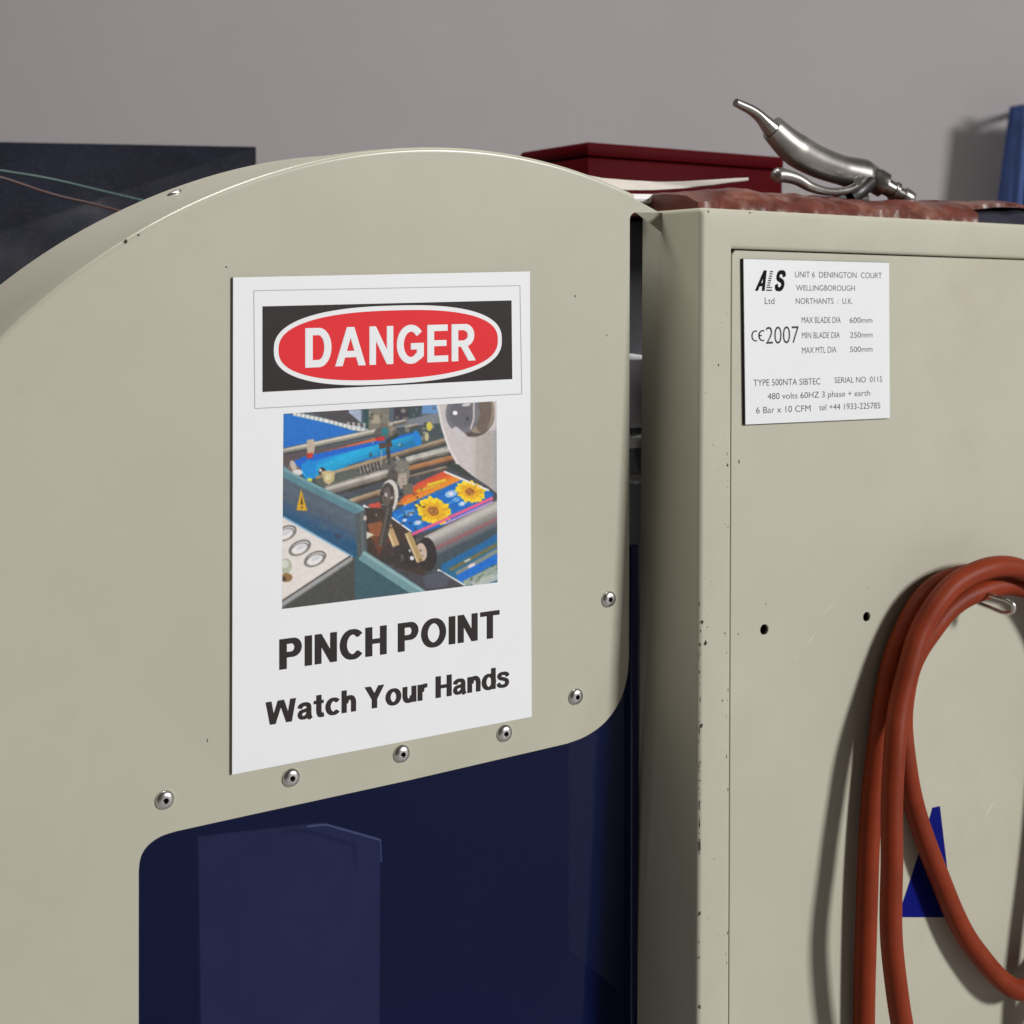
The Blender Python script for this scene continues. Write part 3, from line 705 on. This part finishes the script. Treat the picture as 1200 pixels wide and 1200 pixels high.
for i in range(len(rings) - 1):
    for k in range(m_): Fc.append((i * m_ + k, i * m_ + (k + 1) % m_, (i + 1) * m_ + (k + 1) % m_, (i + 1) * m_ + k))
fr = mesh_obj('frame', V, Fc, BEIGE, cab, 30)
bm = bmesh.new(); bm.from_mesh(fr.data); bmesh.ops.recalc_face_normals(bm, faces=bm.faces); bm.to_mesh(fr.data); bm.free()
fr.data.set_sharp_from_angle(angle=math.radians(30))
box('cabinet_interior', (b - .002, floor_v + .04, -.030), (CW - b + .002, -bt + .002, -.014), DARKHOLE, cab)
g = .0011
def circ(px, py, r, n=16, ex=1.0):
    u, v = C.pix(px, py, -.002); return [(u + r * math.cos(-2 * math.pi * k / n), v + r * ex * math.sin(-2 * math.pi * k / n)) for k in range(n)]
DW = -.0022
dx0, dx1, dy1, dy0 = b + g, CW - b - g, -bt - g, floor_v + .02 + bt + g
ch = .0035
door_out = [(dx0, dy0), (dx1, dy0), (dx1, dy1), (dx0 + ch, dy1), (dx0, dy1 - ch)]
door = panel('door', [door_out, circ(896, 738, .0043), circ(1016, 723, .0041)], DW, .003, .0006, BEIGE, cab)
# chipped paint along the frame edges
spots = [(823, 729, 1.6, 2.2), (826.5, 754, 2.6, 3.4), (820, 755, 1.8, 1.2), (821, 739, .9, 1.6), (849.5, 742, .7, 1.4), (852.5, 545, 1.3, 2.4), (846.5, 821, 1.0, 1.2), (822.5, 850, 1.4, 2.4), (819.5, 857, 1, 4),
         (879, 249.5, 1.5, .8), (830, 248, .9, 2), (842, 428, .9, 1.4), (829, 735, .8, .8), (820.5, 820, .8, 3), (819.5, 945, 1, 5), (820, 990, 1.2, 7), (819.8, 966, .9, 4)]
for k in range(34):
    spots.append((820 + random.uniform(-1.2, .8), random.choice([random.uniform(700, 1000), random.uniform(830, 1180)]), random.uniform(.4, 1.0), random.uniform(.6, 2.6)))
for k in range(16):
    spots.append((random.uniform(824, 852), random.uniform(300, 1180), random.uniform(.3, .7), random.uniform(.3, .8)))
for k in range(14):
    spots.append((random.uniform(850, 853.5), random.uniform(520, 1150), random.uniform(.4, .8), random.uniform(.6, 2.4)))
chips('paint_chips', C, spots, .0, cab)
chips('paint_chips', C, [(866, 541.5, 1.1, 2.6), (865, 743.5, .8, 1.4), (897.5, 708, .9, .9), (1016.5, 689, .5, .9), (1151, 398, .6, .6), (1158, 460, .5, .7)], DW, cab)
# pale scratches on the door
SCR = mat('scratch_pale', (.60, .57, .48, 1), .6)
def scratch(px0, px1, wd):
    a = np.array(px0, float); bb = np.array(px1, float); d = bb - a; nn = np.array([-d[1], d[0]]) / np.hypot(*d) * wd / 2
    return [a, a + d * .4 + nn, bb, a + d * .5 - nn]
flat('scratches', [scratch((945, 758), (958, 738), .9), scratch((960, 727), (984, 697), .7), scratch((1152, 960), (1168, 935), 1.2), scratch((930, 775), (940, 764), .7)], C, DW + 5e-5, SCR, cab)['kind'] = 'stuff'
# blue mark
flat('blue_mark', [[(1092.5, 946.5), (1101.5, 944.5), (1117, 1075), (1052, 1075), (1082, 984)]], C, DW + 8e-5, BLUEDECAL, cab)['label'] = 'pointed dark blue vinyl mark below the hose'
# hook: bent wire loop
hb0 = C.p3(1146, 692, DW); 
HW = .046
t1, t2 = C.p3(1183, 704, HW), C.p3(1188, 715, HW)
p = [C.p3(1139, 690, DW), C.p3(1153, 694, .018), C.p3(1166, 699, .032), C.p3(1180, 703.5, HW - .004), C.p3(1187.5, 709, HW + .001), C.p3(1186.5, 717, HW - .001), C.p3(1176, 718, HW - .010), C.p3(1160, 712, .024), C.p3(1136, 703, DW)]
tube('hook', spline(p, 8), .0019, STEEL, cab, 10)

# ------------------------------------------------------------------ rating plate
plate = thing('rating_plate', 'white engraved rating plate with black edge on cabinet door', 'plate', C)
WP = DW + .0030
pc = [C.pix(*p, WP) for p in [(871, 303), (1042.3, 307.6), (1043.2, 490.3), (873.3, 498)]]
pc2 = pc[::-1]
panel('plate_core', [pc2], WP - .0003, .0026, .0002, PLATE_CORE, plate)
panel('plate_face', [[lerp2(q, pc2[(i + 2) % 4], .002) for i, q in enumerate(pc2)]], WP, .00028, .0001, PLATE, plate)
def ptext(text, px0, px1, cap, m=ENGRAVE, off=0.0, name='engraved_text'):
    """thin engraved line of writing from px0 to px1 along the baseline"""
    cu = bpy.data.curves.new(name, 'FONT'); cu.body = text; cu.size = 1; cu.offset = off
    tmp = bpy.data.objects.new(name, cu); col.objects.link(tmp)
    dg = bpy.context.evaluated_depsgraph_get(); dg.update()
    me = bpy.data.meshes.new_from_object(tmp.evaluated_get(dg)); bpy.data.objects.remove(tmp); bpy.data.curves.remove(cu)
    co = np.empty(len(me.vertices) * 3); me.vertices.foreach_get('co', co); co = co.reshape(-1, 3)
    w0 = WP + 5e-5
    a = C.pix(*px0, w0); bb = C.pix(*px1, w0); cp = C.pix(px0[0], px0[1] - cap, w0)[1] - a[1]
    t = (co[:, 0] - co[:, 0].min()) / (co[:, 0].max() - co[:, 0].min())
    o = np.c_[a[0] + (bb[0] - a[0]) * t, a[1] + (bb[1] - a[1]) * t + co[:, 1] / .70 * cp, np.full(len(t), w0)]
    me.vertices.foreach_set('co', o.ravel()); me.update(); me.name = name
    me.materials.clear(); me.materials.append(m)
    return link(bpy.data.objects.new(name, me), plate)
def zp(x, y): return (850 + x / 5.4545, 280 + y / 5.4545)
def prow(text, x0, yb0, x1, yb1, cap, off=-.003): return ptext(text, zp(x0, yb0), zp(x1, yb1), cap / 5.4545, off=off)
prow('UNIT 6  DENINGTON  COURT', 445, 245, 1000, 252, 38)
prow('WELLINGBOROUGH', 452, 330, 828, 332, 36)
prow('NORTHANTS  :  U.K.', 450, 415, 815, 416, 38)
prow('Ltd', 252, 416, 314, 416, 42)
prow('MAX BLADE DIA', 488, 538, 738, 537, 40); prow('600mm', 795, 537, 940, 536, 36)
prow('MIN BLADE DIA', 490, 636, 732, 633, 40); prow('250mm', 797, 632, 940, 629, 36)
prow('MAX MTL DIA', 490, 732, 710, 726, 40); prow('500mm', 797, 724, 940, 720, 36)
prow('2007', 258, 672, 470, 664, 112, off=-.006)
prow('TYPE 500NTA SIBTEC', 180, 940, 608, 930, 42); prow('SERIAL NO  0115', 698, 922, 1002, 914, 38)
prow('480 volts 60HZ 3 phase + earth', 270, 1026, 925, 1002, 40)
prow('6 Bar x 10 CFM', 197, 1116, 545, 1102, 42); prow('tel +44 1933-225785', 600, 1096, 990, 1083, 40)
# CE mark
def plate_polys(name, polys, m, lift=5e-5):
    return flat(name, polys, C, WP + lift, m, plate)
def ringpx(cx, cy, rx, ry, tx, a0, a1): return [[zp(x, y) for x, y in q_] for q_ in ring(cx, cy, rx, ry, tx, tx, a0, a1, 16)]
plate_polys('ce_mark', ringpx(193, 620, 27, 36, 8, 90 - 25, 270 + 25) + ringpx(238, 618, 27, 36, 8, 90 - 25, 270 + 25) + [[zp(212, 614), zp(232, 614), zp(232, 622), zp(212, 622)]], INK)
# logo: slanted A and S, striped L
def plogo(chh, x0, x1, yb, cap, shear):
    w0 = WP + 6e-5; a = C.pix(*zp(x0, yb), w0); bb = C.pix(*zp(x1, yb), w0); cp = C.pix(*zp(x0, yb - cap), w0)[1] - a[1]
    return letters('logo_letter', chh, a, bb, cp, cp, C, w0, INK, plate, shear=shear, fat=.06)
plogo('A', 192, 248, 332, 132, .62); plogo('S', 316, 368, 332, 130, .30)
st = []
for k in range(8):
    y0 = 205 + k * 14.5; xo = 286 - k * 3.0
    st.append([zp(xo, y0), zp(xo + 20, y0), zp(xo + 18, y0 + 7.5), zp(xo - 2, y0 + 7.5)])
st += [[zp(264, 308), zp(300, 308), zp(299, 314), zp(263, 314)], [zp(262, 324), zp(299, 324), zp(298, 332), zp(261, 332)]]
plate_polys('logo_stripes', st, INK)

# ------------------------------------------------------------------ red hose on the hook
HR = .0092
def cp_(px, py, ww): return C.p3(px, py, ww)
hp = [  # one continuous hose, coiled round the hook; last number: distance from the door
    cp_(1012, 1330, .010), cp_(1013, 1150, .010), cp_(1018, 1000, .010), cp_(1028, 880, .010), cp_(1041, 795, .010), cp_(1062, 733, .010), cp_(1092, 692, .011), cp_(1130, 674, .013),
    cp_(1185, 676, .014), cp_(1232, 712, .014), cp_(1262, 800, .014), cp_(1272, 950, .016), cp_(1258, 1120, .024), cp_(1205, 1270, .036), cp_(1130, 1330, .046), cp_(1072, 1260, .054),
    cp_(1047, 1120, .054), cp_(1044.5, 1000, .047), cp_(1046, 920, .041), cp_(1050, 860, .036), cp_(1060, 800, .031), cp_(1076, 746, .029), cp_(1100, 704, .030), cp_(1128, 678, .032), cp_(1163, 664.5, .033), cp_(1200, 669, .033),
    cp_(1240, 700, .034), cp_(1272, 780, .034), cp_(1284, 930, .032), cp_(1262, 1090, .026), cp_(1200, 1160, .020), cp_(1140, 1110, .015), cp_(1098, 1020, .012), cp_(1072, 945, .010), cp_(1059, 880, .010), cp_(1058, 830, .010), cp_(1066, 785, .010), cp_(1087, 745, .011),
    cp_(1112, 714, .013), cp_(1144, 694, .015), cp_(1190, 687, .018), cp_(1236, 712, .020), cp_(1262, 800, .030), cp_(1258, 960, .034), cp_(1240, 1150, .036), cp_(1236, 1330, .036)]
path = [p_ + Vector((.0004 * math.sin(k_ * .21), .0003 * math.sin(k_ * .23 + 1), .0004 * math.sin(k_ * .41 + 2))) for k_, p_ in enumerate(spline(hp, 9))]
hose = tube('rubber_hose', path, HR, HOSE, None, 18)
tag(hose, 'coiled red rubber air hose hanging from cabinet hook', 'hose', C)

# ------------------------------------------------------------------ loose things on the bed behind the cabinet top
bed = box('bed', (.035, floor_v, -.62), (CW, -.004, -CD - .002), GREYMETAL, cab, .002)
bed.name = 'rear_housing'
SHEET = mat('red_plastic', (.115, .034, .024, 1), .36, spec=.35, var=.5, var_scale=38, bump=.9, bump_scale=70, dirt=(.42, .24, .17, 1), dirt_amt=.5, dirt_scale=26)
def lump(name, u0, u1, w0, w1, top, bot, m, nu=70, nw=14, amp=.0017, lab=None, cat=None):
    """crumpled sheet as a closed body; top(u) and bot(u) give heights"""
    ph = [random.uniform(0, 6) for _ in range(8)]; V = []; Fc = []
    def hgt(u, ww): return amp * (math.sin(u * 61 + ww * 33 + ph[0]) * .5 + math.sin(u * 137 - ww * 71 + ph[1]) * .35 + math.sin(u * 260 + ww * 190 + ph[2]) * .25)
    for s in (0, 1):
        for j in range(nw):
            for i in range(nu):
                u = u0 + (u1 - u0) * i / (nu - 1); f = j / (nw - 1)
                ww = w1 + (w0 - w1) * f + .004 * math.sin(u * 90 + ph[3]) + .002 * math.sin(u * 230 + ph[4])
                t = top(u); bt_ = bot(u); rnd = 1 - max(0, 1 - f * 5) ** 2 * .55
                V.append((u, bt_ + (t - bt_) * rnd + hgt(u, ww) * (1 if f > 0 else .5), ww) if s == 0 else (u, bt_, ww + .001))
    o = nu * nw
    for j in range(nw - 1):
        for i in range(nu - 1):
            q_ = (j * nu + i, j * nu + i + 1, (j + 1) * nu + i + 1, (j + 1) * nu + i); Fc.append(q_); Fc.append(tuple(o + k for k in q_[::-1]))
    for i in range(nu - 1):
        Fc.append((i + 1, i, o + i, o + i + 1)); k = (nw - 1) * nu; Fc.append((k + i, k + i + 1, o + k + i + 1, o + k + i))
    for j in range(nw - 1):
        Fc.append((j * nu, (j + 1) * nu, o + (j + 1) * nu, o + j * nu)); k = nu - 1; Fc.append(((j + 1) * nu + k, j * nu + k, o + j * nu + k, o + (j + 1) * nu + k))
    ob = mesh_obj(name, V, Fc, m, None, 60); return tag(ob, lab, cat, C)
def vtab(tab, ww):
    us = [C.pix(x, y, ww)[0] for x, y in tab]; vs = [C.pix(x, y, ww)[1] for x, y in tab]
    return lambda u: float(np.interp(u, us, vs))
top = vtab([(770, 231), (800, 224), (850, 220), (900, 223), (960, 229), (1010, 233), (1070, 235), (1130, 234), (1200, 238), (1300, 246), (1400, 256)], -.05)
lump('plastic_sheet', C.pix(792, 235, -.05)[0], C.pix(1118, 235, -.05)[0], -.22, -.022, top, lambda u: -.0015, SHEET, lab='crumpled red brown plastic sheet lying on top of the cabinet', cat='plastic sheet')
top2 = vtab([(1080, 234), (1120, 234), (1160, 236), (1200, 239), (1300, 247), (1400, 256)], -.09)
bot2 = vtab([(1080, 247), (1120, 247), (1145, 244), (1200, 246), (1300, 254), (1400, 264)], -.09)
lump('plastic_sheet', C.pix(1096, 235, -.09)[0], C.pix(1390, 240, -.09)[0], -.26, -.065, top2, bot2, SHEET, amp=.0015, lab='thin red plastic sheet over dark blue cloth at rear of cabinet top', cat='plastic sheet')
CLOTH = mat('navy_cloth', (.008, .008, .022, 1), .85, var=.3, var_scale=60)
lump('folded_cloth', C.pix(1112, 250, -.06)[0], C.pix(1395, 250, -.06)[0], -.25, -.05, lambda u: bot2(u) - .0006, lambda u: -.0015, CLOTH, amp=.0008, lab='dark navy folded cloth under the thin red plastic sheet', cat='cloth')
# dark red case further back
REDCASE = mat('case_red', (.060, .0012, .003, 1), .6, spec=.04, var=.15, var_scale=10)
a = C.pix(688, 232, -.36); b2 = C.pix(918, 188, -.36)
case = thing('tool_case', 'dark red plastic case behind the white strip on the machine bed', 'case', C)
box('case_body', (a[0], -.004, -.50), (b2[0], b2[1] - .012, -.36), REDCASE, case, .004)
box('case_lid', (a[0] - .001, b2[1] - .0115, -.501), (b2[0] + .001, b2[1] + .004, -.359), REDCASE, case, .004)
# pale strip
STRIP = mat('strip_white', (.56, .52, .46, 1), .45, var=.06, var_scale=30)
ws = -.155
tp = [(690, 205.5), (705, 208.5), (735, 211), (770, 213), (800, 212.5), (835, 210.5), (862, 208.8), (877, 208.2)]
bt_ = [(690, 214), (705, 218), (735, 221.5), (765, 221.5), (800, 219.5), (835, 216.5), (862, 212.5), (877, 210)]
V = []
for (x, y), (x2, y2) in zip(tp, bt_):
    for xx_, yy_, ww in ((x, y, ws - .022), (x2, y2, ws), (x2, y2 + 1.2, ws), (x, y + 1.2, ws - .022)):
        u, v = C.pix(xx_, yy_, ww); V.append((u, v, ww))
Fc = [(i * 4 + k, i * 4 + (k + 1) % 4, i * 4 + 4 + (k + 1) % 4, i * 4 + 4 + k) for i in range(len(tp) - 1) for k in range(4)] + [(3, 2, 1, 0), tuple(len(V) - 4 + k for k in range(4))]
tag(mesh_obj('plastic_strip', V, Fc, STRIP, None, 30), 'bent off white plastic strip lying across the machine bed', 'strip', C)
# pin with hex end
pin = thing('roller_pin', 'short white roller pin with hexagon end beside the cabinet corner', 'pin', C)
wp = -.088
pa, pb = C.p3(735, 232.5, wp), C.p3(784, 233.5, wp)
rp = abs(C.pix(760, 227, wp)[1] - C.pix(760, 238, wp)[1]) / 2
tube('pin_body', [pa, pa * .5 + pb * .5, pb], rp, mat('pin_white', (.72, .70, .68, 1), .3), pin, 20)
d = (pb - pa).normalized()
tube('hex_end', [pb - d * .001, pb + d * .005], rp * .98, STEEL, pin, 6)
tube('washer', [pb - d * .0015, pb + d * .0012], rp * 1.16, STEEL, pin, 20)

# ------------------------------------------------------------------ air blow gun
gun = thing('blow_gun', 'silver air blow gun with trigger lever and open hose coupling on plastic sheet', 'blow gun', C)
GUNM = mat('gun_alloy', (.27, .255, .235, 1), .33, .9, var=.2, var_scale=40, rough_var=.1)
GUND = mat('gun_dark', (.035, .034, .034, 1), .4, .5)
wg = -.075
def gp(x, y, dw=0): return C.p3(x, y, wg + dw)
px_ = 1.62 / F
ax0, ax1 = (1012, 203.5), (1068, 235.5)
def gl(t): return (ax0[0] + (ax1[0] - ax0[0]) * t, ax0[1] + (ax1[1] - ax0[1]) * t)
prof_ = [(0, 11), (.22, 12), (.24, 13.2), (.42, 13.2), (.44, 9), (.60, 8.6), (.62, 10.2), (.68, 10.2), (.70, 7.2), (.80, 7.4), (.82, 9.6), (.90, 9.6), (.985, 9.0), (1.0, 8.4)]
tube('coupling', [gp(*gl(t), .018 * t) for t, r in prof_], [r * px_ for t, r in prof_], GUNM, gun, 20)
e0, e1_ = gp(*gl(.999), .018), gp(*gl(1.012), .0183)
tube('coupling_bore', [e0, e1_], 5.6 * px_, DARKHOLE, gun, 14)
body = spline([gp(1024, 209), gp(1008, 205), gp(985, 199), gp(955, 188), gp(928, 172), gp(905, 150)], 8)
tube('body', body, [px_ * np.interp(i / (len(body) - 1), [0, .15, .4, .75, 1], [13, 17, 15, 17, 13]) for i in range(len(body))], GUNM, gun, 18, flat=.8)
noz = spline([gp(905, 152), gp(885, 132), gp(862, 120)], 6)
tube('nozzle', noz, [px_ * np.interp(i / (len(noz) - 1), [0, .3, 1], [9, 6, 4]) for i in range(len(noz))], GUNM, gun, 14)
lev = spline([gp(905, 206, .012), gp(918, 205.5, .014), gp(934, 210, .016), gp(950, 219, .018), gp(970, 224.5, .018), gp(990, 223.5, .016), gp(1004, 217, .014), gp(1012, 210, .012)], 8)
tube('trigger_lever', lev, [px_ * np.interp(i / (len(lev) - 1), [0, .06, .3, .6, 1], [3, 7.5, 6.0, 4.0, 3.4]) for i in range(len(lev))], GUNM, gun, 12)
blk = spline([gp(996, 231, .006), gp(1006, 224, .008), gp(1018, 213, .006)], 5)
tube('pivot_block', blk, [px_ * 9] * len(blk), GUND, gun, 8)
tube('pivot_pin', [gp(1005, 212, .020), gp(1005.5, 212.2, .024)], px_ * 4, STEEL, gun, 14)
rest = spline([gp(978, 231, .004), gp(995, 233, .004), gp(1016, 234, .004)], 4)
tube('handle_pad', rest, [px_ * 6] * len(rest), GUND, gun, 8, flat=.6)

# ------------------------------------------------------------------ background: dark hood behind the guard, wires, blue overalls
hoodt = thing('machine_hood', 'dark dusty glossy machine hood sloping behind the beige guard', 'hood')
def wp3(px, py, Y): d_ = ray(px, py); return CAM + d_ * Y
hz = [wp3(-260, 360, 1.60), wp3(250, 360, 1.64), wp3(300, 172, 1.83), wp3(-340, 160, 1.83)]
V = [tuple(v) for v in hz] + [(hz[1].x, hz[1].y, 0), (hz[2].x, hz[2].y, 0), (hz[3].x, hz[3].y, 0), (hz[0].x, hz[0].y, 0)]
ho = mesh_obj('hood_shell', V, [(0, 1, 2, 3), (0, 7, 4, 1), (1, 4, 5, 2), (2, 5, 6, 3), (3, 6, 7, 0)], HOOD, hoodt)
bm = bmesh.new(); bm.from_mesh(ho.data); bmesh.ops.recalc_face_normals(bm, faces=bm.faces); bm.to_mesh(ho.data); bm.free()
GREENW = mat('green_wire', (.05, .10, .09, 1), .4); BROWNW = mat('brown_wire', (.07, .03, .025, 1), .4)
tag(tube('cable', spline([wp3(-80, 188, 1.57), wp3(0, 200, 1.57), wp3(60, 210, 1.57), wp3(120, 224, 1.58), wp3(200, 243, 1.60)], 6), .0013, GREENW), 'thin green cable stretched along the dark hood', 'cable')
tag(tube('cable', spline([wp3(-80, 190, 1.555), wp3(0, 208, 1.555), wp3(60, 227.5, 1.56), wp3(120, 242, 1.57), wp3(200, 265, 1.59)], 6), .0014, BROWNW), 'thin brown cable stretched along the dark hood', 'cable')
# overalls hanging on the wall peg
JEAN = mat('blue_cotton', (.045, .085, .24, 1), .85, var=.25, var_scale=14, bump=.5, bump_scale=300)
ov = thing('hanging_overalls', 'blue cotton overalls hanging from a peg on the pale wall', 'overalls')
Yw = 3.30; nu, nv = 46, 30; V = []
a0 = wp3(1152, 120, Yw); a1 = wp3(1290, 120, Yw); zt = a0.z; zb = .45
for j in range(nv):
    f = j / (nv - 1)
    for i in range(nu):
        s = i / (nu - 1)
        spread = .55 + .45 * min(1, f * 2.2)
        x = (a0.x + a1.x) / 2 + (s - .5) * (a1.x - a0.x) * spread * 1.0
        fold = .022 * math.sin(s * 26 + .8 * math.sin(f * 5)) + .012 * math.sin(s * 51 + f * 3)
        V.append((x, Yw + fold * (.3 + f) - .03 * math.sin(s * math.pi), zt + (zb - zt) * f - .02 * abs(s - .5)))
Fc = [(j * nu + i, j * nu + i + 1, (j + 1) * nu + i + 1, (j + 1) * nu + i) for j in range(nv - 1) for i in range(nu - 1)]
cl = mesh_obj('cloth', V, Fc, JEAN, ov, 180); sd = cl.modifiers.new('thickness', 'SOLIDIFY'); sd.thickness = .004
pk = Vector(((a0.x + a1.x) / 2, 3.41, zt - .01)); tube('peg', [pk, pk + Vector((0, -.13, .01)), pk + Vector((0, -.15, .03))], .008, STEEL, ov, 10)
